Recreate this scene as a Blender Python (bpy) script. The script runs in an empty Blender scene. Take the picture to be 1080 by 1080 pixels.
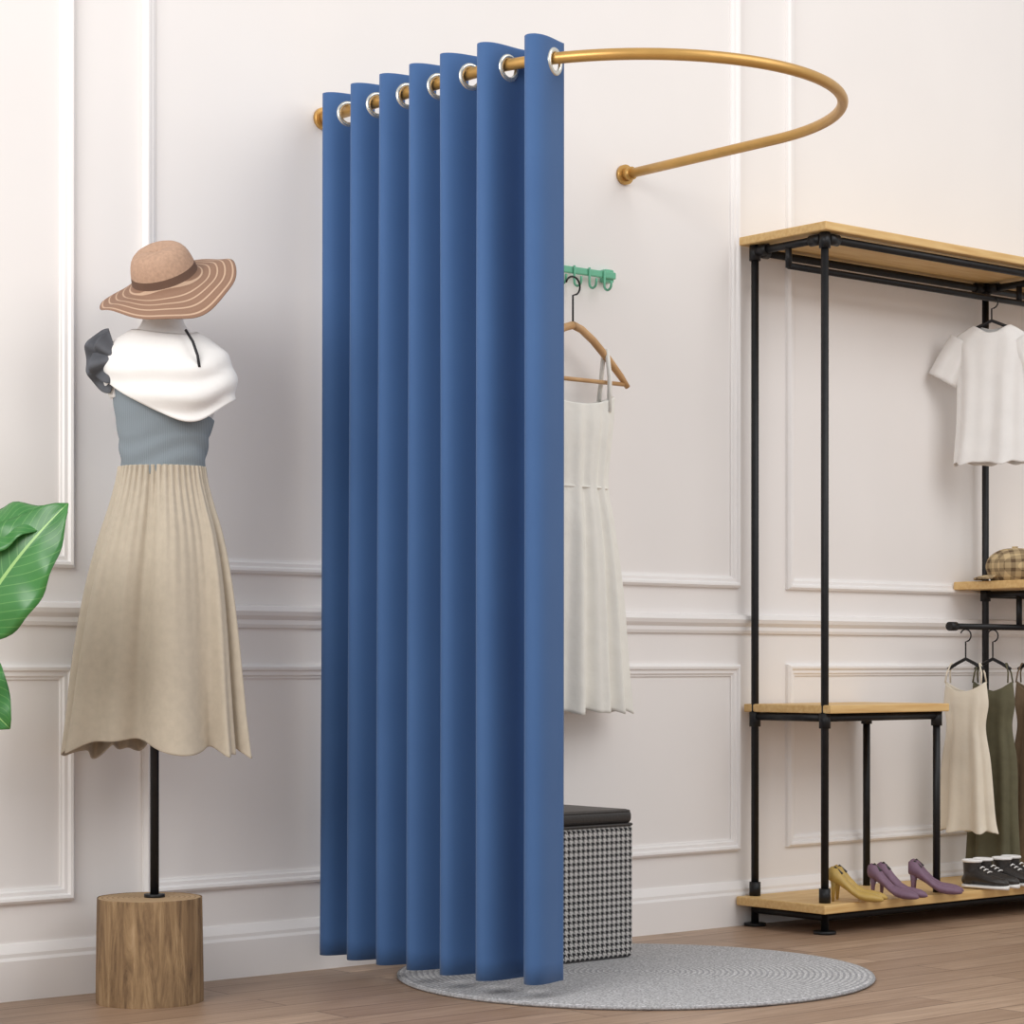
import bpy, math, random
from mathutils import Vector, Matrix
random.seed(7)
S=bpy.context.scene
try: S.view_settings.view_transform='Standard'
except Exception: pass
pi=math.pi
CAMROT=-math.atan2(.647,.763)

# ---------------- helpers
def lin(c):
    o=[]
    for v in c[:3]:
        v=v/255.0
        o.append(v/12.92 if v<=.04045 else ((v+.055)/1.055)**2.4)
    return (o[0],o[1],o[2],1)

def W(s,t,z): return Vector((s,-t,z))

def newmat(name):
    m=bpy.data.materials.new(name); m.use_nodes=True
    nt=m.node_tree; b=nt.nodes['Principled BSDF']
    return m,nt,b
def N(nt,t,**k):
    n=nt.nodes.new(t)
    for a,v in k.items(): setattr(n,a,v)
    return n
def mathn(nt,op,a,b=None):
    n=N(nt,'ShaderNodeMath',operation=op)
    for i,v in enumerate((a,b)):
        if v is None: continue
        if isinstance(v,(int,float)): n.inputs[i].default_value=v
        else: nt.links.new(v,n.inputs[i])
    return n.outputs[0]
def mixc(nt,fac,a,b):
    n=N(nt,'ShaderNodeMix',data_type='RGBA')
    if isinstance(fac,(int,float)): n.inputs[0].default_value=fac
    else: nt.links.new(fac,n.inputs[0])
    for idx,v in ((6,a),(7,b)):
        if isinstance(v,tuple): n.inputs[idx].default_value=v
        else: nt.links.new(v,n.inputs[idx])
    return n.outputs[2]
def addbump(nt,b,h,strength=.3,dist=.002):
    n=N(nt,'ShaderNodeBump'); n.inputs['Strength'].default_value=strength
    n.inputs['Distance'].default_value=dist
    nt.links.new(h,n.inputs['Height']); nt.links.new(n.outputs[0],b.inputs['Normal'])

def mat(name,c,rough=.6,metal=0,var=.06,scale=30,bump=.15,stretch=(1,1,1),c2=None,sheen=0,coat=0,bd=.002):
    m,nt,b=newmat(name)
    tc=N(nt,'ShaderNodeTexCoord'); mp=N(nt,'ShaderNodeMapping'); mp.inputs['Scale'].default_value=stretch
    nt.links.new(tc.outputs['Object'],mp.inputs[0])
    nz=N(nt,'ShaderNodeTexNoise'); nz.inputs['Scale'].default_value=scale; nz.inputs['Detail'].default_value=5
    nt.links.new(mp.outputs[0],nz.inputs['Vector'])
    a=lin(c)
    if c2 is None:
        lo=tuple(x*(1-var) for x in a[:3])+(1,); hi=tuple(min(1,x*(1+var)) for x in a[:3])+(1,)
    else: lo,hi=lin(c2),a
    rp=N(nt,'ShaderNodeMapRange'); rp.inputs[1].default_value=.3; rp.inputs[2].default_value=.7
    nt.links.new(nz.outputs[0],rp.inputs[0])
    nt.links.new(mixc(nt,rp.outputs[0],lo,hi),b.inputs['Base Color'])
    b.inputs['Roughness'].default_value=rough; b.inputs['Metallic'].default_value=metal
    if sheen: b.inputs['Sheen Weight'].default_value=sheen
    if coat: b.inputs['Coat Weight'].default_value=coat
    if bump: addbump(nt,b,nz.outputs[0],bump,bd)
    return m

def mesh(name,vs,fs,m=None,parent=None,smooth=True):
    me=bpy.data.meshes.new(name); me.from_pydata([tuple(v) for v in vs],[],fs); me.update()
    o=bpy.data.objects.new(name,me); S.collection.objects.link(o)
    if m: me.materials.append(m)
    if smooth:
        for p in me.polygons: p.use_smooth=True
    if parent: o.parent=parent
    return o
def empty(name,loc=(0,0,0),rz=0):
    o=bpy.data.objects.new(name,None); S.collection.objects.link(o)
    o.location=loc; o.rotation_euler=(0,0,rz); o.empty_display_size=.1
    return o
def bevel(o,w,seg=3):
    md=o.modifiers.new('b','BEVEL'); md.width=w; md.segments=seg; md.limit_method='ANGLE'; md.angle_limit=math.radians(35)
def box(name,lo,hi,m,parent=None,bw=.003,seg=2):
    x0,y0,z0=lo; x1,y1,z1=hi
    x0,x1=min(x0,x1),max(x0,x1); y0,y1=min(y0,y1),max(y0,y1)
    v=[(x0,y0,z0),(x1,y0,z0),(x1,y1,z0),(x0,y1,z0),(x0,y0,z1),(x1,y0,z1),(x1,y1,z1),(x0,y1,z1)]
    f=[(3,2,1,0),(4,5,6,7),(0,1,5,4),(1,2,6,5),(2,3,7,6),(3,0,4,7)]
    o=mesh(name,v,f,m,parent,smooth=False)
    if bw: bevel(o,bw,seg)
    return o
def tube(name,pts,r,m,parent=None,n=16,closed=False,radii=None):
    pts=[Vector(p) for p in pts]; vs=[];fs=[]; L=len(pts)
    def tan(i):
        if closed: return (pts[(i+1)%L]-pts[i-1]).normalized()
        return (pts[min(i+1,L-1)]-pts[max(i-1,0)]).normalized()
    t0=tan(0); up=Vector((0,0,1)) if abs(t0.z)<.9 else Vector((1,0,0))
    nn=t0.cross(up).normalized()
    for i in range(L):
        t=tan(i); nn=(nn-t*nn.dot(t)).normalized(); bb=t.cross(nn)
        rr=radii[i] if radii else r
        for k in range(n):
            a=2*pi*k/n; vs.append(pts[i]+nn*math.cos(a)*rr+bb*math.sin(a)*rr)
    R=L if closed else L-1
    for i in range(R):
        j=(i+1)%L
        for k in range(n):
            k2=(k+1)%n; fs.append((i*n+k,i*n+k2,j*n+k2,j*n+k))
    if not closed:
        fs.append(tuple(range(n))[::-1]); fs.append(tuple((L-1)*n+k for k in range(n)))
    o=mesh(name,vs,fs,m,parent)
    for p in o.data.polygons:
        if len(p.vertices)>4: p.use_smooth=False
    return o
def cr(a,u):
    n=len(a)-1; x=u*n; i=min(int(x),n-1); f=x-i
    g=lambda k:a[max(0,min(n,k))]
    out=[]
    for p0,p1,p2,p3 in zip(g(i-1),g(i),g(i+1),g(i+2)):
        out.append(.5*((2*p1)+(-p0+p2)*f+(2*p0-5*p1+4*p2-p3)*f*f+(-p0+3*p1-3*p2+p3)*f**3))
    return out
def loft(name,rings,m,parent=None,n=48,rows=30,fn=None,cap0=True,cap1=True,solid=0):
    """rings: (z,cx,cy,a,b)"""
    vs=[];fs=[]
    for r in range(rows+1):
        u=r/rows; z,cx,cy,a,b=cr(rings,u)
        for k in range(n):
            ph=2*pi*k/n; x=cx+a*math.cos(ph); y=cy+b*math.sin(ph); zz=z
            if fn: x,y,zz=fn(u,ph,x,y,z,cx,cy)
            vs.append((x,y,zz))
    for r in range(rows):
        for k in range(n):
            k2=(k+1)%n; fs.append((r*n+k,r*n+k2,(r+1)*n+k2,(r+1)*n+k))
    if cap0: fs.append(tuple(range(n))[::-1])
    if cap1: fs.append(tuple(rows*n+k for k in range(n)))
    o=mesh(name,vs,fs,m,parent)
    if solid:
        md=o.modifiers.new('s','SOLIDIFY'); md.thickness=solid; md.offset=0
    return o
def loft_poly(name,loops,m,parent=None,cap=True):
    n=len(loops[0]); vs=[v for l in loops for v in l]; fs=[]
    for r in range(len(loops)-1):
        for k in range(n):
            k2=(k+1)%n; fs.append((r*n+k,r*n+k2,(r+1)*n+k2,(r+1)*n+k))
    if cap:
        fs.append(tuple(range(n))[::-1]); fs.append(tuple((len(loops)-1)*n+k for k in range(n)))
    return mesh(name,vs,fs,m,parent)
def lathe(name,prof,m,parent=None,n=48):
    return loft_poly(name,[[(r*math.cos(2*pi*k/n),r*math.sin(2*pi*k/n),z) for k in range(n)] for r,z in prof],m,parent)

# ---------------- materials
M_wall=mat('wall_paint',(241,237,235),.75,var=.012,scale=3,bump=.03)
M_trim=mat('trim_paint',(245,242,241),.5,var=.01,scale=5,bump=.0)
M_gold=mat('brass_rod',(200,156,88),.36,metal=.5,var=.05,scale=20,bump=.02)
M_steel=mat('nickel_grommet',(225,224,216),.25,metal=.8,var=.03,scale=20,bump=0)
M_black=mat('black_iron',(32,32,34),.45,metal=.4,var=.2,scale=60,bump=.2)
M_pine=mat('pine_board',(228,194,134),.5,scale=8,stretch=(1,12,12),c2=(210,168,106),bump=.1)
M_green=mat('mint_plastic',(112,188,154),.35,var=.04,bump=0)
M_body=mat('linen_mannequin',(236,233,230),.85,var=.02,scale=200,bump=.1)
M_white=mat('white_cotton',(236,234,232),.9,var=.03,scale=14,bump=.5,bd=.005)
M_cream=mat('cream_cotton',(238,236,229),.9,var=.03,scale=16,bump=.8,bd=.006)
M_ivory=mat('ivory_satin',(226,216,198),.6,var=.04,scale=16,bump=.6,bd=.005)
M_skirt=mat('beige_linen',(186,175,158),.9,var=.05,scale=60,bump=.4,sheen=.1)
M_blk=mat('charcoal_chiffon',(86,88,94),.85,var=.12,bump=.2)
M_strap=mat('black_strap',(34,34,38),.7)
M_leath=mat('black_leather',(48,44,42),.4,var=.15,scale=120,bump=.4)
M_olive=mat('olive_twill',(96,92,70),.85,var=.1,scale=40,bump=.4)
M_brown=mat('brown_twill',(128,108,84),.85,var=.1,scale=40,bump=.4)
M_purple=mat('plum_suede',(124,96,116),.6,var=.1,scale=50,bump=.1)
M_must=mat('mustard_leather',(190,158,84),.45,var=.08,bump=.1)
M_hang=mat('beech_hanger',(212,170,122),.45,scale=20,c2=(192,148,100),bump=.05)

def curtain_mat():
    m,nt,b=newmat('blue_curtain_fabric')
    tc=N(nt,'ShaderNodeTexCoord')
    nz=N(nt,'ShaderNodeTexNoise'); nz.inputs['Scale'].default_value=6; nt.links.new(tc.outputs['Object'],nz.inputs['Vector'])
    nt.links.new(mixc(nt,nz.outputs[0],lin((57,93,143)),lin((64,101,151))),b.inputs['Base Color'])
    n2=N(nt,'ShaderNodeTexNoise'); n2.inputs['Scale'].default_value=900; nt.links.new(tc.outputs['Object'],n2.inputs['Vector'])
    b.inputs['Roughness'].default_value=.8; b.inputs['Sheen Weight'].default_value=.1
    addbump(nt,b,n2.outputs[0],.25,.0006); return m
M_cur=curtain_mat()

def floor_mat():
    m,nt,b=newmat('wood_floor')
    tc=N(nt,'ShaderNodeTexCoord')
    mp=N(nt,'ShaderNodeMapping')
    nt.links.new(tc.outputs['Object'],mp.inputs[0])
    br=N(nt,'ShaderNodeTexBrick'); br.inputs['Scale'].default_value=1
    br.inputs['Brick Width'].default_value=1.1; br.inputs['Row Height'].default_value=.11
    br.inputs['Mortar Size'].default_value=.0024; br.inputs['Mortar Smooth'].default_value=.3; br.offset=.37
    br.inputs['Color1'].default_value=lin((188,160,136)); br.inputs['Color2'].default_value=lin((158,130,108))
    br.inputs['Mortar'].default_value=lin((98,76,60)); br.inputs['Bias'].default_value=0
    nt.links.new(mp.outputs[0],br.inputs['Vector'])
    m2=N(nt,'ShaderNodeMapping'); m2.inputs['Scale'].default_value=(2,30,1); nt.links.new(tc.outputs['Object'],m2.inputs[0])
    nz=N(nt,'ShaderNodeTexNoise'); nz.inputs['Scale'].default_value=2.5; nz.inputs['Detail'].default_value=8; nz.inputs['Distortion'].default_value=.6
    nt.links.new(m2.outputs[0],nz.inputs['Vector'])
    mr=N(nt,'ShaderNodeMapRange'); mr.inputs[1].default_value=.35; mr.inputs[2].default_value=.7; mr.inputs[3].default_value=.0; mr.inputs[4].default_value=.55
    nt.links.new(nz.outputs[0],mr.inputs[0])
    nt.links.new(mixc(nt,mr.outputs[0],br.outputs[0],lin((122,94,72))),b.inputs['Base Color'])
    b.inputs['Roughness'].default_value=.42
    addbump(nt,b,br.outputs['Fac'],-.3,.002); return m
M_floor=floor_mat()

def stump_mat():
    m,nt,b=newmat('stump_wood')
    tc=N(nt,'ShaderNodeTexCoord'); mp=N(nt,'ShaderNodeMapping'); mp.inputs['Scale'].default_value=(14,14,1.6)
    nt.links.new(tc.outputs['Object'],mp.inputs[0])
    nz=N(nt,'ShaderNodeTexNoise'); nz.inputs['Scale'].default_value=2.6; nz.inputs['Detail'].default_value=10; nz.inputs['Roughness'].default_value=.7; nz.inputs['Distortion'].default_value=.6
    nt.links.new(mp.outputs[0],nz.inputs['Vector'])
    rp=N(nt,'ShaderNodeValToRGB'); e=rp.color_ramp.elements
    e[0].position=.33; e[0].color=lin((72,54,38)); e[1].position=.70; e[1].color=lin((180,152,118))
    k=e.new(.44); k.color=lin((124,98,70)); k=e.new(.55); k.color=lin((152,124,90))
    nt.links.new(nz.outputs[0],rp.inputs[0])
    nt.links.new(rp.outputs[0],b.inputs['Base Color']); b.inputs['Roughness'].default_value=.8
    addbump(nt,b,nz.outputs[0],.9,.006); return m
M_stump=stump_mat()

def radial(nt,tc):
    sp=N(nt,'ShaderNodeSeparateXYZ'); nt.links.new(tc.outputs['Object'],sp.inputs[0])
    x2=mathn(nt,'POWER',sp.outputs[0],2); y2=mathn(nt,'POWER',sp.outputs[1],2)
    return mathn(nt,'SQRT',mathn(nt,'ADD',x2,y2)),sp
def ring_mat(name,c1,c2,freq,thr,rough=.8,noise=0,bumpd=.002):
    m,nt,b=newmat(name); tc=N(nt,'ShaderNodeTexCoord'); r,sp=radial(nt,tc)
    v=mathn(nt,'FRACT',mathn(nt,'MULTIPLY',r,freq))
    g=mathn(nt,'GREATER_THAN',v,thr)
    nz=N(nt,'ShaderNodeTexNoise'); nz.inputs['Scale'].default_value=180; nt.links.new(tc.outputs['Object'],nz.inputs['Vector'])
    mr=N(nt,'ShaderNodeMapRange'); mr.inputs[1].default_value=.4; mr.inputs[2].default_value=.6; nt.links.new(nz.outputs[0],mr.inputs[0])
    col=mixc(nt,g,lin(c1),lin(c2))
    if noise: col=mixc(nt,mathn(nt,'MULTIPLY',mr.outputs[0],noise),col,lin((120,118,118)))
    nt.links.new(col,b.inputs['Base Color']); b.inputs['Roughness'].default_value=rough
    addbump(nt,b,mathn(nt,'ABSOLUTE',mathn(nt,'SUBTRACT',mathn(nt,'FRACT',mathn(nt,'MULTIPLY',r,freq*2)),.5)),.6,bumpd)
    return m
M_topwood=ring_mat('stump_end_grain',(186,156,120),(160,130,94),90,.7)
M_hat=ring_mat('woven_straw',(142,110,90),(192,162,138),62,.80)
M_rug=ring_mat('braided_rug',(206,205,206),(170,170,173),75,.55,.95,noise=.7)

def hound_mat():
    m,nt,b=newmat('houndstooth_fabric'); tc=N(nt,'ShaderNodeTexCoord')
    sp=N(nt,'ShaderNodeSeparateXYZ'); nt.links.new(tc.outputs['Object'],sp.inputs[0])
    k=1/.0019
    u=mathn(nt,'ADD',mathn(nt,'MULTIPLY',mathn(nt,'ADD',sp.outputs[0],sp.outputs[1]),k),4000)
    v=mathn(nt,'ADD',mathn(nt,'MULTIPLY',sp.outputs[2],k),4000)
    wu=mathn(nt,'LESS_THAN',mathn(nt,'MODULO',u,8),4)
    wv=mathn(nt,'LESS_THAN',mathn(nt,'MODULO',v,8),4)
    tw=mathn(nt,'LESS_THAN',mathn(nt,'MODULO',mathn(nt,'ADD',u,v),4),2)
    f=mathn(nt,'ADD',mathn(nt,'MULTIPLY',tw,wu),mathn(nt,'MULTIPLY',mathn(nt,'SUBTRACT',1,tw),wv))
    nt.links.new(mixc(nt,f,lin((196,193,190)),lin((30,30,34))),b.inputs['Base Color'])
    b.inputs['Roughness'].default_value=.9; return m
M_hound=hound_mat()

def plaid_mat():
    m,nt,b=newmat('plaid_wool'); tc=N(nt,'ShaderNodeTexCoord')
    sp=N(nt,'ShaderNodeSeparateXYZ'); nt.links.new(tc.outputs['Object'],sp.inputs[0])
    def st(o,w,th): return mathn(nt,'LESS_THAN',mathn(nt,'MODULO',mathn(nt,'ADD',mathn(nt,'MULTIPLY',o,1/w),400),1),th)
    a=st(sp.outputs[0],.03,.45); c=st(sp.outputs[1],.03,.45); d=st(sp.outputs[2],.026,.4)
    f=mathn(nt,'MULTIPLY',mathn(nt,'ADD',mathn(nt,'ADD',a,c),d),.33)
    nt.links.new(mixc(nt,f,lin((206,182,140)),lin((96,76,54))),b.inputs['Base Color']); b.inputs['Roughness'].default_value=.9
    return m
M_plaid=plaid_mat()

def leaf_mat():
    m,nt,b=newmat('leaf_green'); uv=N(nt,'ShaderNodeTexCoord')
    sp=N(nt,'ShaderNodeSeparateXYZ'); nt.links.new(uv.outputs['UV'],sp.inputs[0])
    d=mathn(nt,'ABSOLUTE',mathn(nt,'SUBTRACT',sp.outputs[0],.5))
    mid=mathn(nt,'LESS_THAN',d,.018)
    vv=mathn(nt,'FRACT',mathn(nt,'MULTIPLY',mathn(nt,'SUBTRACT',sp.outputs[1],mathn(nt,'MULTIPLY',d,.55)),14))
    vein=mathn(nt,'LESS_THAN',vv,.1)
    nz=N(nt,'ShaderNodeTexNoise'); nz.inputs['Scale'].default_value=12; nt.links.new(uv.outputs['Object'],nz.inputs['Vector'])
    c=mixc(nt,nz.outputs[0],lin((38,96,44)),lin((72,140,68)))
    c=mixc(nt,mathn(nt,'MULTIPLY',vein,.35),c,lin((130,180,105)))
    c=mixc(nt,mid,c,lin((150,192,115)))
    nt.links.new(c,b.inputs['Base Color']); b.inputs['Roughness'].default_value=.35
    addbump(nt,b,vv,.15,.002); return m
M_leaf=leaf_mat()

def rib_mat():
    m,nt,b=newmat('grey_rib_knit'); tc=N(nt,'ShaderNodeTexCoord')
    wv=N(nt,'ShaderNodeTexWave',wave_type='BANDS',bands_direction='X'); wv.inputs['Scale'].default_value=70; nt.links.new(tc.outputs['Object'],wv.inputs['Vector'])
    nt.links.new(mixc(nt,wv.outputs['Fac'],lin((124,134,142)),lin((132,142,149))),b.inputs['Base Color'])
    b.inputs['Roughness'].default_value=.9; addbump(nt,b,wv.outputs['Fac'],.2,.001); return m
M_rib=rib_mat()

# ---------------- room shell
box('floor',(-4.5,-6.5,-.05),(6,.1,0),M_floor,bw=0)
box('wall_back',(-4.5,0,0),(6,.1,3.2),M_wall,bw=0)
def extr(name,prof,s0,s1,m):
    n=len(prof); vs=[W(s0,h,z) for h,z in prof]+[W(s1,h,z) for h,z in prof]
    fs=[(i,(i+1)%n,n+(i+1)%n,n+i) for i in range(n)]+[tuple(range(n))[::-1],tuple(range(n,2*n))]
    return mesh(name,vs,fs,m,smooth=False)
extr('baseboard_back',[(-.002,0),(.018,0),(.018,.085),(.014,.092),(.014,.1),(.008,.112),(.004,.12),(-.002,.12)],-4.5,6,M_trim)
extr('trim_1',[(-.002,.80),(.008,.80),(.012,.808),(.012,.818),(.022,.828),(.026,.838),(.022,.848),(.006,.852),(-.002,.852)],-4.5,6,M_trim)
def frame(name,s0,s1,z0,z1,m):
    prof=[(0,-.002),(0,.010),(.006,.016),(.012,.015),(.016,.009),(.024,.009),(.028,.005),(.032,.004),(.032,-.002)]
    vs=[];fs=[]
    for o,h in prof:
        vs+= [W(s0+o,h,z0+o),W(s1-o,h,z0+o),W(s1-o,h,z1-o),W(s0+o,h,z1-o)]
    for i in range(len(prof)-1):
        for k in range(4):
            k2=(k+1)%4; fs.append((i*4+k,i*4+k2,(i+1)*4+k2,(i+1)*4+k))
    return mesh(name,vs,fs,m,smooth=False)
n=2
for a,b in ((-2.6,-.665),(-.49,1.40),(1.59,3.5),(3.69,5.6)):
    frame('trim_%d'%n,a,b,.925,2.9,M_trim); n+=1
    frame('trim_%d'%n,a,b,.205,.715,M_trim); n+=1

# ---------------- curtain rod
RZ=2.0; RR=.485; L0=.545
def path(l):
    if l<L0: return Vector((0,l)),Vector((0,1)),Vector((-1,0))
    p=(l-L0)/RR
    return Vector((RR-RR*math.cos(p),L0+RR*math.sin(p))),Vector((math.sin(p),math.cos(p))),Vector((-math.cos(p),math.sin(p)))
rod=empty('curved_curtain_rod')
pts=[W(0,.004,RZ),W(0,.2,RZ),W(0,.4,RZ)]
for i in range(61):
    p,_,_=path(L0+pi*RR*i/60); pts.append(W(p.x,p.y,RZ))
pts+=[W(.97,.4,RZ),W(.97,.2,RZ),W(.97,.004,RZ)]
tube('rail',pts,.0125,M_gold,rod,n=20)
for i,s in enumerate((0,.97)):
    tube('flange_%d'%(i+1),[W(s,.0005,RZ),W(s,.012,RZ)],.026,M_gold,rod,n=32)
    tube('collar_%d'%(i+1),[W(s,.012,RZ),W(s,.035,RZ)],.017,M_gold,rod,n=32)

# ---------------- curtain
cur=empty('blue_curtain')
LAM=.1125; HZ=1.993; ZT=2.040; ZB=.042
th0=-.35; th1=12*pi+pi/2+.62
nc=int((th1-th0)/(2*pi/60)); zs=[ZT-i*.004 for i in range(24)]
zl=zs[-1]; zs+=[zl-(zl-ZB)*i/44 for i in range(1,45)]
rnd=[random.uniform(-1,1) for _ in range(60)]
vs=[];fs=[];dd=[]
def cpt(th,z):
    l=.105+(th-pi/2)*LAM*.995/(2*pi)
    d=(ZT-z)/2.0
    k=th/pi; i=int(math.floor(k))+3; f=k-math.floor(k); f=f*f*(3-2*f)
    rv=rnd[i]*(1-f)+rnd[i+1]*f
    amp=(.049+.014*max(0,min(1,(l-.1)/.65)))*(1+.14*rv*d+.06*math.sin(3*d+rv*3)*d)
    q=amp*math.cos(th)
    l2=l+.005*math.sin(2*th)+.004*rnd[i]*d*math.sin(th)**2
    p,dr,sd=path(l2)
    q+=.012*d*(1-(l-.07)/.75)
    r=p+sd*q
    return r,abs(q),dr
for z in zs:
    for c in range(nc+1):
        th=th0+(th1-th0)*c/nc
        r,q,_=cpt(th,z); vs.append(W(r.x,r.y,z)); dd.append((q,z))
for i in range(len(zs)-1):
    for c in range(nc):
        ids=(i*(nc+1)+c,i*(nc+1)+c+1,(i+1)*(nc+1)+c+1,(i+1)*(nc+1)+c)
        q=sum(dd[k][0] for k in ids)/4; z=sum(dd[k][1] for k in ids)/4
        if math.hypot(q,z-HZ)<.0215: continue
        fs.append(ids)
co=mesh('fabric',vs,fs,M_cur,cur)
md=co.modifiers.new('s','SOLIDIFY'); md.thickness=.0025; md.offset=0
g=0
for k in range(13):
    th=pi/2+pi*k
    a,_,dr=cpt(th-.05,HZ); b,_,_=cpt(th+.05,HZ); c,_,_=cpt(th,HZ)
    T=(b-a).normalized(); nrm=W(-T.y,T.x,0); Tv=W(T.x,T.y,0)
    ctr=W(c.x,c.y,HZ); g+=1
    loops=[]
    for j in range(12):
        aa=2*pi*j/12; rr=.0245+.0060*math.cos(aa); hh=.0045*math.sin(aa)
        loops.append([ctr+Tv*rr*math.cos(x)+Vector((0,0,1))*rr*math.sin(x)+nrm*hh for x in [2*pi*m/36 for m in range(36)]])
    loops.append(loops[0])
    loft_poly('grommet_%d'%g,loops,M_steel,cur,cap=False)

# ---------------- round rug
rv=[(.0005,0.0),(.541,0),(.547,.004),(.545,.008),(.53,.010),(.0005,.010)]
rug=lathe('round_braided_rug',rv,M_rug,n=128); rug.location=W(.471,.573,0.0)

# ---------------- pouf
pf=empty('houndstooth_cube_stool',W(.474,.205,.011))
h=.175
o=box('body',(-h,-h,0),(h,h,.318),M_hound,pf,.010,4)
o=box('cushion_top',(-h,-h,.320),(h,h,.356),M_leath,pf,.015,5)
def sq(e,z): 
    c=.014; p=[]
    for sx,sy,a0 in ((1,1,0),(-1,1,90),(-1,-1,180),(1,-1,270)):
        for i in range(5):
            a=math.radians(a0+i*22.5); p.append((sx*(e-c)+c*math.cos(a),sy*(e-c)+c*math.sin(a),z))
    return p
tube('piping',[Vector(p) for p in sq(h,.319)],.0035,M_leath,pf,8,closed=True)
tube('piping_top',[Vector(p) for p in sq(h-.004,.351)],.003,M_leath,pf,8,closed=True)

# ---------------- dress form
MX=W(-.595,.20,0)
df=empty('dress_form_mannequin',MX,CAMROT)
def stfn(u,ph,x,y,z,cx,cy):
    k=1+.012*math.sin(3*ph+1)+.008*math.sin(7*ph)+.004*math.sin(17*ph+z*10)
    return x*k,y*k,z
loft('stump_base',[(0.0,0,0,.110,.110),(.006,0,0,.1135,.1135),(.1,0,0,.1125,.1125),(.21,0,0,.111,.111),(.219,0,0,.1095,.1095)],M_stump,df,64,24,stfn)
st=loft('stump_top',[(.2185,0,0,.1095,.1095),(.2205,0,0,.108,.108),(.221,0,0,.104,.104)],M_topwood,df,64,3,stfn)
tube('pole',[(.012,0,.2205),(.012,0,1.15)],.0095,M_black,df)
tube('pole_foot',[(.012,0,.2205),(.012,0,.228)],.022,M_black,df,24)
torso=[(1.10,.03,0,.080,.055),(1.14,.03,0,.082,.057),(1.20,.032,0,.090,.064),(1.27,.038,0,.106,.076),(1.33,.036,0,.110,.078),(1.375,.034,0,.104,.07),(1.405,.032,0,.082,.056),(1.425,.03,0,.056,.046),(1.45,.03,0,.042,.042),(1.50,.03,0,.038,.038)]
loft('torso',torso,M_body,df,56,50)
def rad(z):
    for i in range(len(torso)-1):
        if torso[i][0]<=z<=torso[i+1][0]:
            f=(z-torso[i][0])/(torso[i+1][0]-torso[i][0]); return [torso[i][j]*(1-f)+torso[i+1][j]*f for j in range(5)]
    return torso[0]
dr=empty('sleeveless_midi_dress',MX,CAMROT)
vs=[];fs=[];nn=96;rr=36
for r in range(rr+1):
    for k in range(nn):
        ph=2*pi*k/nn; zt=1.285-.05*math.cos(ph); z=1.115+(zt-1.115)*r/rr
        _,cx,cy,a,b=rad(z); e=.007 if r<rr else .005
        w=.0015*math.sin(z*140+3*math.sin(ph*2))*(1 if z<1.2 else .3)
        vs.append((cx+(a+e+w)*math.cos(ph),(b+e+w)*math.sin(ph),z))
for r in range(rr):
    for k in range(nn):
        k2=(k+1)%nn; fs.append((r*nn+k,r*nn+k2,(r+1)*nn+k2,(r+1)*nn+k))
o=mesh('bodice',vs,fs,M_rib,dr); md=o.modifiers.new('s','SOLIDIFY'); md.thickness=.003
# full skirt: irregular deep flutes
def fold(x): return math.sin(x+.5*math.sin(x))
def skfn(u,ph,x,y,z,cx,cy):
    amp=.010+.20*u**.85
    phw=ph+.26*math.sin(2*ph+1)+.14*math.sin(3*ph+.8*u)+.05*math.sin(5*ph+2)
    f=fold(8*phw+.4+.5*u)+.45*math.sin(13*phw+2.1-.9*u)*(.4+.6*u)
    k=1+amp*f*.5+.022*math.sin(44*ph)*(1-u)**3
    zz=z+(.004*math.cos(ph)-.011*f)*u**2-.014*u**3*math.cos(ph*2+1)
    return cx+(x-cx)*(1+(k-1)*.75),cy+(y-cy)*(1+(k-1)*3.0),zz
loft('skirt',[(1.135,.028,0,.091,.066),(1.10,.028,0,.097,.070),(1.05,.028,0,.110,.078),(.99,.027,0,.128,.086),(.90,.023,0,.148,.095),(.80,.019,0,.163,.100),(.70,.016,0,.174,.105),(.61,.015,0,.182,.108),(.540,.014,0,.190,.110)],M_skirt,dr,480,80,skfn,False,False,solid=.002)
# draped collar
vs=[];fs=[];nn=160;rr=40
for r in range(rr+1):
    v=r/rr
    for k in range(nn):
        ph=2*pi*k/nn; d=(ph-math.radians(296)+pi)%(2*pi)-pi
        w=math.exp(-(d/.95)**2); wr=math.exp(-(((ph+pi)%(2*pi)-pi)/.7)**2)
        zt=1.422-.014*w; zl=1.325-.108*w-.010*math.sin(ph*2)-.02*wr
        z=zt+(zl-zt)*v
        _,cx,cy,a,b=rad(z)
        e=.006+.020*v*(.5+w)+.012*math.sin(pi*v)+.0065*math.sin(15*v*(1+.25*w)+d*2.2+.5)*(.25+.75*w)*v**.5 +.004*math.sin(ph*5+2*v)*v**1.5+.012*wr*v
        vs.append((cx+(a+e)*math.cos(ph),(b+e)*math.sin(ph),z-.004*v*math.sin(ph*5)))
for r in range(rr):
    for k in range(nn):
        k2=(k+1)%nn; fs.append((r*nn+k,r*nn+k2,(r+1)*nn+k2,(r+1)*nn+k))
o=mesh('draped_collar',vs,fs,M_white,dr); md=o.modifiers.new('s','SOLIDIFY'); md.thickness=.004
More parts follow.
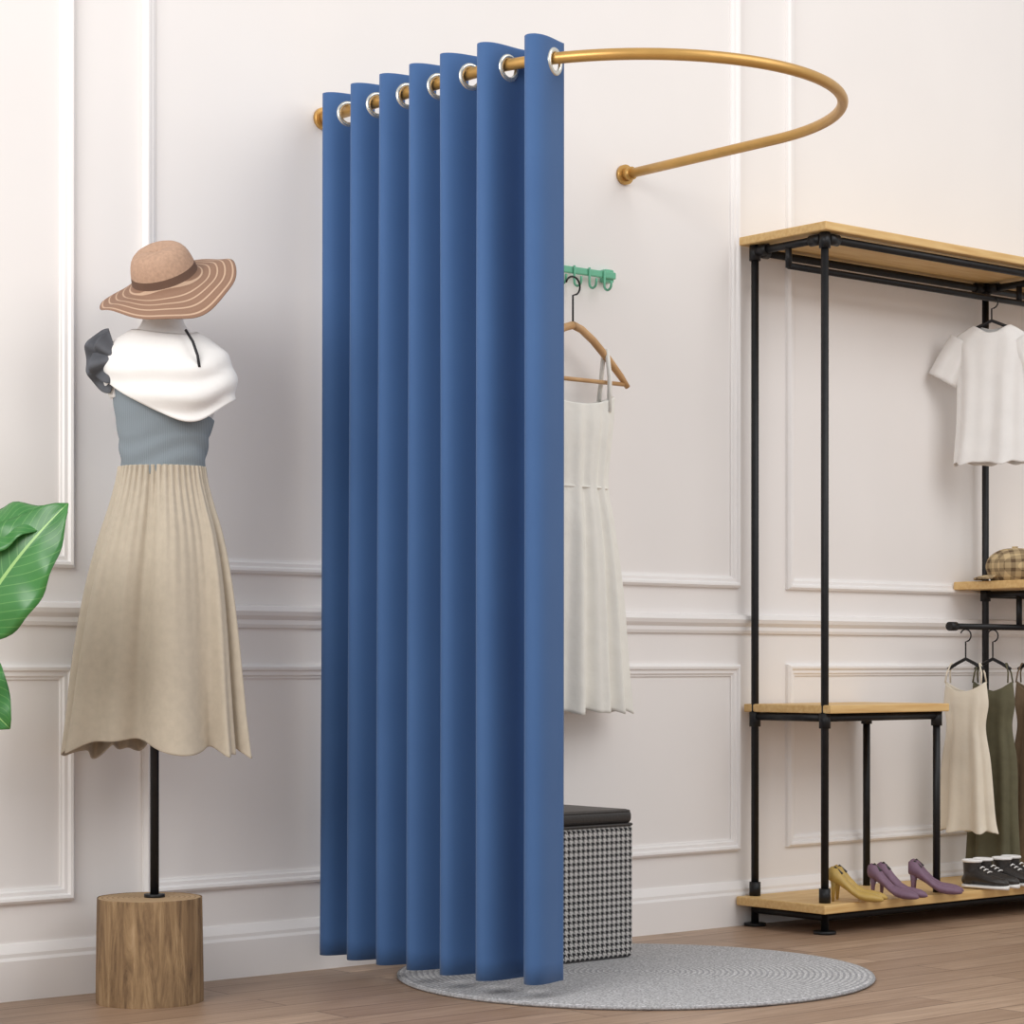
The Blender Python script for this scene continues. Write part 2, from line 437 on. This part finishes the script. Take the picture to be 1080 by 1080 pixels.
# ruffled cap sleeve: flounce around the left armhole
for q,(R0,yy,ph0) in enumerate(((.076,-.044,0),(.060,-.060,1.3))):
    vs=[];fs=[];nu,nv=12,70
    for i in range(nu+1):
        u=i/nu
        for j in range(nv+1):
            v=j/nv; a=math.radians(108+v*150)
            r=.006+u*(R0+.006*math.sin(v*9+ph0))
            y=yy+.014*u*math.sin(v*17+ph0)+.012*u
            vs.append((-.056+r*math.cos(a)*.95,y,1.358+r*math.sin(a)*.82+.004*math.sin(v*17+1)*u))
    for i in range(nu):
        for j in range(nv):
            a=i*(nv+1)+j; fs.append((a,a+1,a+nv+2,a+nv+1))
    o=mesh('ruffled_cap_sleeve_%d'%(q+1),vs,fs,M_blk,dr); md=o.modifiers.new('s','SOLIDIFY'); md.thickness=.002
loft('white_under_sleeve',[(1.385,-.062,-.01,.018,.03),(1.35,-.074,-.01,.024,.036),(1.31,-.074,-.008,.020,.034),(1.280,-.066,-.006,.014,.03)],M_white,dr,32,16,lambda u,ph,x,y,z,cx,cy:(x+.003*u*math.sin(6*ph),y,z),True,True)
tube('shoulder_strap',[(.088,-.070,1.416),(.105,-.084,1.39),(.116,-.092,1.36),(.120,-.094,1.335)],.003,M_strap,dr,8)

# ---------------- straw hat
hv=[];hf=[];nn=120
prof=[(0.0008,.078),(.02,.078),(.04,.075),(.054,.066),(.062,.05),(.066,.03),(.069,.012),(.073,.003),(.082,-.002),(.10,-.006),(.12,-.010),(.135,-.015),(.151,-.021)]
for i,(r,z) in enumerate(prof):
    for k in range(nn):
        ph=2*pi*k/nn; f=max(0,(r-.07)/.077)
        zz=z+f*(.014*math.sin(2*ph+.6)+.005*math.sin(3*ph+2)+.003*math.sin(7*ph)); 
        if r<.05: zz-=.010*math.exp(-((math.sin(ph)*r)/.016)**2)*(1-r/.06)
        hv.append((r*math.cos(ph),r*math.sin(ph)*(1.12 if r<.075 else 1.0+.12*(1-f)),zz))
for i in range(len(prof)-1):
    for k in range(nn):
        k2=(k+1)%nn; hf.append((i*nn+k,i*nn+k2,(i+1)*nn+k2,(i+1)*nn+k))
hf.append(tuple(range(nn)))
hat=mesh('straw_sun_hat',hv,hf,M_hat)
hat.data.materials.append(mat('crown_straw',(176,144,122),.85,var=.12,scale=150,bump=.5)); hat.data.materials.append(mat('hat_band',(98,72,58),.8))
for p in hat.data.polygons:
    r=p.index//nn
    p.material_index=1 if r<5 or p.index>=(len(prof)-1)*nn else (2 if r==5 else 0)
md=hat.modifiers.new('s','SOLIDIFY'); md.thickness=.003
md=hat.modifiers.new('ss','SUBSURF'); md.levels=1; md.render_levels=1
Rm=Matrix.Rotation(CAMROT,4,'Z')@Matrix.Rotation(math.radians(-14),4,'Y')@Matrix.Rotation(math.radians(30),4,'X')
loc=Matrix.Rotation(CAMROT,4,'Z')@Vector((.039,-.01,0))
hat.matrix_world=Matrix.Translation(MX+loc+Vector((0,0,1.526)))@Rm

# ---------------- green hook rail
hr=empty('wall_hook_rail')
box('bar',W(.57,.022,1.716)[:],W(.915,.032,1.734)[:],M_green,hr,.003)
for i,s in enumerate((.575,.893)):
    box('bracket_%d'%(i+1),W(s-.008,.0,1.708)[:],W(s+.022,.024,1.742)[:],M_green,hr,.004)
for i in range(6):
    s=.610+i*.052
    p=[W(s,.035,1.736),W(s,.035,1.695)]+[W(s,.048-.013*math.cos(a),1.695-.013*math.sin(a)) for a in [pi*j/8 for j in range(1,9)]]+[W(s,.062,1.705)]
    tube('hook_%d'%(i+1),p,.0032,M_green,hr,8)
# ---------------- hanger + dress
hg=empty('wooden_clothes_hanger'); HS=.725; HT=.075
def arm(sg):
    return [W(HS+sg*x,HT,z) for x,z in ((0,1.575),(.03,1.566),(.07,1.541),(.12,1.50),(.165,1.458),(.19,1.432))]
tube('shoulder_left',arm(-1),.0085,M_hang,hg,12,radii=[.010,.010,.010,.010,.009,.007])
tube('shoulder_right',arm(1),.0085,M_hang,hg,12,radii=[.010,.010,.010,.010,.009,.007])
tube('trouser_bar',[W(HS-.175,HT,1.438),W(HS+.175,HT,1.438)],.0055,M_hang,hg,10)
p=[W(HS,HT,1.575),W(HS,HT,1.62),W(HS,HT,1.650)]+[W(HS+.024*math.sin(a),HT-.0,1.674-.024*math.cos(a)) for a in [pi*j/10 for j in range(2,15)]]
tube('hook',p,.0025,M_black,hg,8)
wd=empty('white_sundress')
def wfn(u,ph,x,y,z,cx,cy):
    phw=ph+.2*math.sin(2*ph+2)
    f=math.sin(10*phw+1+u)+.5*math.sin(17*phw+2*u)
    k=1+(.01+.05*u)*f
    yy=cy+(y-cy)*(1+(.06+.38*u)*f*.7)
    zz=z-.005*f*u+(.028*(math.cos(ph)**2)*(1-u)**6)
    return cx+(x-cx)*k,yy,zz
loft('gown',[(1.375,HS,-HT,.138,.028),(1.32,HS,-HT,.132,.032),(1.25,HS,-HT,.120,.030),(1.17,HS,-HT,.113,.028),(1.08,HS,-HT,.130,.036),(.97,HS,-HT,.148,.041),(.85,HS,-HT,.162,.043),(.72,HS,-HT,.172,.045),(.595,HS,-HT,.184,.047)],M_cream,wd,240,70,wfn,False,False,solid=.003)
tube('waist_seam',[W(HS+.114*math.cos(2*pi*k/40),HT+.029*math.sin(2*pi*k/40),1.165) for k in range(40)],.003,M_cream,wd,8,closed=True)
for i,sg in enumerate((-1,1)):
    for j,tt in enumerate((.018,-.018)):
        tube('strap_%d'%(i*2+j+1),[W(HS+sg*.105,HT+tt*1.2,1.36),W(HS+sg*.112,HT+tt*.9,1.45),W(HS+sg*.112,HT+tt*.3,1.522)],.006,M_cream,wd,8)

# ---------------- pipe rack
rk=empty('pipe_clothes_rack')
SA,SM,SB,SC=1.42,1.88,2.42,3.25; TB,TF=.045,.30
PR=.0105
def pipe(nm,a,b,r=PR): return tube(nm,[W(*a),W(*b)],r,M_black,rk,14)
def fit(nm,p,ax='z',r=.0155,l=.04):
    a=list(p);b=list(p); i={'s':0,'t':1,'z':2}[ax]; a[i]-=l/2; b[i]+=l/2
    return tube(nm,[W(*a),W(*b)],r,M_black,rk,16)
c=0
for s in (SA,SB,SC):
    for t in (TB,TF):
        c+=1
        pipe('post_%d'%c,(s,t,.0),(s,t,1.865))
        tube('floor_flange_%d'%c,[W(s,t,0),W(s,t,.008)],.03,M_black,rk,24)
        for j,z in enumerate((.10,.565,1.84) if s==SA else (.10,.925,1.84)): fit('tee_%d_%d'%(c,j),(s,t,z),'z')
    pipe('cross_top_%d'%c,(s,TB,1.845),(s,TF,1.845)); fit('ctee_%d'%c,(s,TB+.03,1.845),'t',.015,.04); fit('ctee_f%d'%c,(s,TF-.03,1.845),'t',.015,.04)
    pipe('cross_low_%d'%c,(s,TB,.045),(s,TF,.045))
for t in (TB,TF):
    pipe('rail_top_%d'%(t*100),(SA,t,1.845),(SC,t,1.845)); pipe('rail_low_%d'%(t*100),(SA,t,.045),(SC,t,.045))
    fit('rt_a_%d'%(t*100),(SA+.03,t,1.845),'s'); fit('rt_b_%d'%(t*100),(SB-.03,t,1.845),'s')
box('top_board',W(SA-.03,.012,1.862)[:],W(SC+.03,.33,1.885)[:],M_pine,rk,.003)
box('bottom_board',W(SA-.05,.022,.058)[:],W(SC+.03,.345,.082)[:],M_pine,rk,.003)
box('middle_board',W(SA-.01,.012,.585)[:],W(SM+.02,.33,.607)[:],M_pine,rk,.003)
pipe('mid_cross',(SA,TB,.573),(SA,TF,.573)); pipe('mid_cross2',(SM,TB,.573),(SM,TF,.573))
for t in (TB,TF):
    pipe('short_post_%d'%(t*100),(SM,t,.08),(SM,t,.585)); fit('st_%d'%(t*100),(SM,t,.565))
    pipe('mrail_%d'%(t*100),(SB,t,.925),(SC,t,.925)); pipe('mrl_%d'%(t*100),(SA,t,.573),(SM,t,.573))
pipe('mid_cross3',(SB,TB,.925),(SB,TF,.925)); pipe('mid_cross4',(SC,TB,.925),(SC,TF,.925))
box('raised_board',W(SB-.11,.012,.938)[:],W(SC+.02,.33,.962)[:],M_pine,rk,.003)
pipe('hang_rail_top',(SA,.17,1.79),(SC,.17,1.79),.009)
for s in (SA,SB,SC): pipe('drop_%d'%(s*100),(s,.17,1.845),(s,.17,1.785),.009)
HR=.825
pipe('hang_rail_low',(2.10,.17,HR),(SC,.17,HR),.009); fit('rail_end_cap',(2.11,.17,HR),'s',.013,.03)
for s in (SB,SC): pipe('dropl_%d'%(s*100),(s,.17,.925),(s,.17,HR),.009)

def hanger_at(par,hh,w=.16,hk=.035):
    tube('hanger_hook',[(0,0,0),(0,0,hk)]+[(.018*math.sin(a),0,hk+.018-.018*math.cos(a)) for a in [pi*j/8 for j in range(1,12)]],.0022,M_black,par,8)
    tube('hanger_arms',[(-w,0,-hh),(-w*.5,0,-hh*.45),(0,0,0),(w*.5,0,-hh*.45),(w,0,-hh)],.005,M_black,par,10)
def shirt(name,s,t,z,rot,m,w=.13,L=.42):
    e=empty(name,W(s,t,z),rot); hanger_at(e,.05,w*.8)
    def ff(u,ph,x,y,zz,cx,cy):
        f=math.sin(6*ph+1.2+2*u)+.6*math.sin(11*ph+3*u)
        if u<.2: zz-= .030*math.exp(-((x)/.035)**2)*(1-u/.2)*(1 if y<0 else .4)
        return cx+(x-cx)*(1+.025*f*u),cy+(y-cy)*(1+.35*u**.6*f*.6)-.006*math.sin(x*45+u*5)*u,zz-.004*f*u
    loft('shirt_body',[(-.012,0,0,.052,.014),(-.03,0,0,.082,.020),(-.055,0,0,w*.88,.026),(-.09,0,0,w*.90,.030),(-.16,0,0,w*.80,.032),(-.28,0,0,w*.80,.034),(-.36,0,0,w*.84,.036),(-L,0,0,w*.87,.038)],m,e,128,50,ff,False,False,solid=.002)
    for sg in (-1,1):
        loops=[]
        for i in range(13):
            u=i/12; c=Vector((sg*(.085+.060*u),0,-.055-.105*u-.01*u*u)); ax=Vector((sg*.5,0,-.86)); up=Vector((sg*.86,0,.5))
            lp=[]
            for k in range(32):
                a=2*pi*k/32; rr=.040+.006*u; lp.append(c+up*rr*math.cos(a)*(1+.05*u*math.sin(5*a))+Vector((0,1,0))*(.020+.006*u)*math.sin(a)*(1+.2*u*math.sin(6*a+2)))
            loops.append(lp)
        o=loft_poly('sleeve_%d'%(sg+2),loops,m,e,cap=False); md=o.modifiers.new('s','SOLIDIFY'); md.thickness=.002
    return e
shirt('white_tee_shirt',2.29,.17,1.725,math.radians(-60),M_white,.128,.42)
def slip(name,s,t,rot,m,w=.06,L=.60,flare=1.3):
    e=empty(name,W(s,t,HR-.008-.036-.05),rot); hanger_at(e,.03,.06,.05)
    def ff(u,ph,x,y,zz,cx,cy):
        f=math.sin(7*ph+1+u)+.4*math.sin(12*ph)
        k=1+(.02+.10*u)*f*.6
        zq=zz
        if u<.12: zq=zz+.028*(math.cos(ph)**2)*(1-u/.12)-.01*(1-u/.12)
        return cx+(x-cx)*k,cy+(y-cy)*(1+.35*u*f),zq-.004*f*u
    loft('dress_body',[(-.085,0,0,w*.85,.018),(-.13,0,0,w*.92,.022),(-.20,0,0,w*.80,.020),(-.30,0,0,w,.024),(-.45,0,0,w*flare*.9,.026),(-L,0,0,w*flare,.028)],m,e,96,40,ff,False,False,solid=.003)
    for sg in (-1,1):
        for tt in (-1,1): tube('strap_%d_%d'%(sg+2,tt+2),[(sg*w*.78,tt*.014,-.07),(sg*w*.75,tt*.008,-.04),(sg*w*.6,tt*.002,-.012)],.0025,m,e,8)
    return e
R8=math.radians(-84)
slip('ivory_slip_dress',2.17,.17,R8,M_ivory,.078,.50)
slip('olive_slip_dress',2.295,.17,R8,M_olive,.076,.62,1.15)
slip('brown_slip_dress',2.50,.17,R8,M_brown,.076,.62,1.2)
slip('olive_slip_dress.001',2.64,.17,R8,M_olive,.078,.60,1.2)

# shoes
def heel(name,s,t,z,rot,m,sc=1.0):
    e=empty(name,W(s,t,z),rot); e.scale=(sc,)*3
    for q,dy in enumerate((-.042,.042)):
        secs=[(.0,.085,.135,.018),(.012,.078,.142,.026),(.035,.068,.135,.029),(.07,.048,.092,.027),(.10,.026,.062,.030),(.13,.008,.046,.036),(.16,.002,.042,.037),(.19,.002,.036,.030),(.212,.004,.026,.016),(.222,.008,.016,.004)]
        loops=[]
        for x,zb,zt,w in secs:
            loops.append([(x,dy+w*math.cos(2*pi*k/16),(zb+zt)/2+(zt-zb)/2*math.sin(2*pi*k/16)) for k in range(16)])
        loft_poly('upper_%d'%(q+1),loops,m,e)
        tube('heel_%d'%(q+1),[(.022,dy,.09),(.018,dy,.05),(.016,dy,.0)],.01,m,e,10,radii=[.017,.009,.0055])
        tube('insole_%d'%(q+1),[(.018,dy,.134),(.05,dy,.106)],.012,M_leath,e,10)
    return e
heel('plum_high_heels',1.65,.27,.082,math.radians(-75),M_purple,.66)
heel('plum_high_heels.001',1.80,.27,.082,math.radians(-55),M_purple,.66)
heel('mustard_pumps',1.49,.26,.082,math.radians(-60),M_must,.66)
def boots(name,s,t,z,rot,m,sc=.8):
    e=empty(name,W(s,t,z),rot); e.scale=(sc,)*3
    for q,dy in enumerate((-.045,.045)):
        loft('shaft_%d'%(q+1),[(.02,.03,dy,.036,.03),(.05,.03,dy,.036,.032),(.08,.028,dy,.036,.032),(.11,.028,dy,.038,.034)],m,e,24,12)
        secs=[(-.008,.016,.05,.022),(.02,.014,.09,.034),(.06,.014,.085,.036),(.10,.014,.062,.038),(.14,.014,.05,.038),(.175,.014,.042,.028),(.19,.018,.03,.008)]
        loft_poly('foot_%d'%(q+1),[[(x,dy+w*math.cos(2*pi*k/16),(a+b)/2+(b-a)/2*math.sin(2*pi*k/16)) for k in range(16)] for x,a,b,w in secs],m,e)
        loft_poly('sole_%d'%(q+1),[[(x,dy+(w+.003)*math.cos(2*pi*k/16),.009+.009*math.sin(2*pi*k/16)) for k in range(16)] for x,a,b,w in secs],M_white,e)
        tube('cuff_%d'%(q+1),[(.028+.037*math.cos(2*pi*k/24),dy+.034*math.sin(2*pi*k/24),.11) for k in range(24)],.006,M_white,e,8,closed=True)
        for L in range(3): tube('lace_%d_%d'%(q+1,L),[(.075+.016*L,dy-.018,.083-.008*L),(.075+.016*L,dy,.088-.009*L),(.075+.016*L,dy+.018,.083-.008*L)],.003,M_white,e,6)
    return e
boots('high_top_sneakers',2.07,.27,.083,math.radians(-80),M_leath,.7)
boots('high_top_sneakers.001',2.20,.27,.083,math.radians(-76),M_leath,.7)

# flat cap
cap=empty('plaid_newsboy_cap',W(2.40,.17,.962),CAMROT)
def capfn(u,ph,x,y,z,cx,cy):
    k=1+.02*math.sin(8*ph)*math.sin(u*pi); return x*k,y*k,z
loft('crown',[(.0,0,0,.068,.074),(.02,0,0,.080,.086),(.045,0,0,.087,.092),(.072,0,0,.076,.080),(.093,0,0,.043,.048),(.098,0,0,.004,.004)],M_plaid,cap,64,24,capfn)
loft('band',[(.0,0,0,.070,.076),(.018,0,0,.074,.080)],M_plaid,cap,48,2)
loops=[]
for i in range(7):
    r=.056+.045*i/6
    loops.append([(-.02-r*math.cos(a)*1.0,-r*math.sin(a)*.9,.014-.010*(i/6)**2) for a in [-.9+1.8*k/16 for k in range(17)]])
vs=[v for l in loops for v in l]; fs=[(i*17+k,i*17+k+1,(i+1)*17+k+1,(i+1)*17+k) for i in range(6) for k in range(16)]
o=mesh('visor',vs,fs,M_plaid,cap); md=o.modifiers.new('s','SOLIDIFY'); md.thickness=.005
tube('button',[(0,0,.095),(0,0,.103)],.009,M_plaid,cap,12)

# ---------------- plant
pl=empty('potted_fiddle_leaf_plant',W(-1.165,.286,0),CAMROT)
M_pot=mat('ceramic_pot',(214,210,204),.4,var=.03)
lathe('pot',[(.001,0),(.10,0),(.11,.01),(.135,.24),(.142,.27),(.130,.27),(.125,.24),(.001,.235)],M_pot,pl)
lathe('soil',[(.001,.236),(.124,.238),(.001,.242)],mat('soil',(60,44,34),.95,bump=.8),pl)
M_stem=mat('stem',(96,110,60),.6)
tube('trunk',[(0,0,.2),(.01,0,.5),(-.01,.0,.8),(.0,0,1.0)],.012,M_stem,pl,radii=[.014,.012,.010,.007])
def leaf(i,base,tip,w,facing=(0,-1,0),droop=.03,fold=.25):
    b=Vector(base);t=Vector(tip);ax=(t-b);L=ax.length;ax.normalize()
    f=Vector(facing); f=(f-ax*f.dot(ax)).normalized(); sd=ax.cross(f)
    nu,nv=24,12; vs=[];fs=[];uv=[]
    for a in range(nu+1):
        u=a/nu; ww=w*(math.sin(pi*u**.8)**.75)*(1-.15*u)+.002
        for c in range(nv+1):
            v=c/nv*2-1
            off=f*(-droop*4*(u-.5)**2+fold*abs(v)*ww*.5 - .1*ww*v*v+.006*math.sin(u*22)*abs(v))
            vs.append(b+ax*u*L+sd*v*ww/2+off); uv.append((c/nv,u))
    for a in range(nu):
        for c in range(nv):
            q=a*(nv+1)+c; fs.append((q,q+1,q+nv+2,q+nv+1))
    o=mesh('leaf_%d'%i,vs,fs,M_leaf,pl)
    ul=o.data.uv_layers.new(name='UVMap')
    for lp in o.data.loops: ul.data[lp.index].uv=uv[lp.vertex_index]
    md=o.modifiers.new('s','SOLIDIFY'); md.thickness=.0015
    z0=max(.3,b.z-.12)
    tube('petiole_%d'%i,[(0,0,z0),(b.x*.6,b.y*.6,(z0+b.z)/2+.02),tuple(b)],.004,M_stem,pl,8)
leaf(1,(.085,-.02,.77),(.286,-.05,1.03),.20,(-.2,-1,.25))
leaf(2,(.05,.0,.93),(.280,-.02,1.03),.13,(0,-.7,.7))
leaf(3,(.03,-.02,.74),(.185,-.06,.60),.17,(.1,-1,.2))
leaf(4,(-.05,0,.9),(-.26,-.03,1.08),.18,(.2,-1,.3))
leaf(5,(-.04,0,.7),(-.25,-.05,.68),.17,(.1,-1,.5))
leaf(6,(0,-.05,.8),(.02,-.25,.70),.17,(0,-.6,1))
leaf(7,(0,0,1.0),(.03,0,1.27),.17,(0,-1,0))
leaf(8,(0,-.04,1.0),(-.08,-.16,1.18),.16,(0,-1,.6))

# ---------------- lighting
w=bpy.data.worlds.new('World'); S.world=w; w.use_nodes=True
bg=w.node_tree.nodes['Background']; bg.inputs[0].default_value=(1,.995,.99,1); bg.inputs[1].default_value=.66
def area(nm,loc,tgt,size,e,col=(1,1,1)):
    l=bpy.data.lights.new(nm,'AREA'); l.size=size; l.energy=e; l.color=col
    o=bpy.data.objects.new(nm,l); S.collection.objects.link(o); o.location=loc
    o.rotation_euler=(Vector(tgt)-Vector(loc)).to_track_quat('-Z','Y').to_euler(); return o
area('left_softbox_light',(-3.9,-2.0,2.7),(0.2,0,1.0),2.2,118,(1,.985,.965))  # soft key added out of view at upper left; no window modelled
area('right_fill_light',(1.6,-3.6,3.6),(1.2,0,.6),2.8,66,(1,.99,.98))  # fill lamp added overhead at right; the room has no ceiling fixture

# ---------------- camera
cd=bpy.data.cameras.new('camera'); cd.sensor_width=36; cd.lens=36*2450/1080; cd.shift_y=160/1080
cam=bpy.data.objects.new('camera',cd); S.collection.objects.link(cam)
cam.location=(-3.199,-4.464,.717); cam.rotation_euler=(pi/2,0,CAMROT); cd.clip_start=.05
S.camera=cam
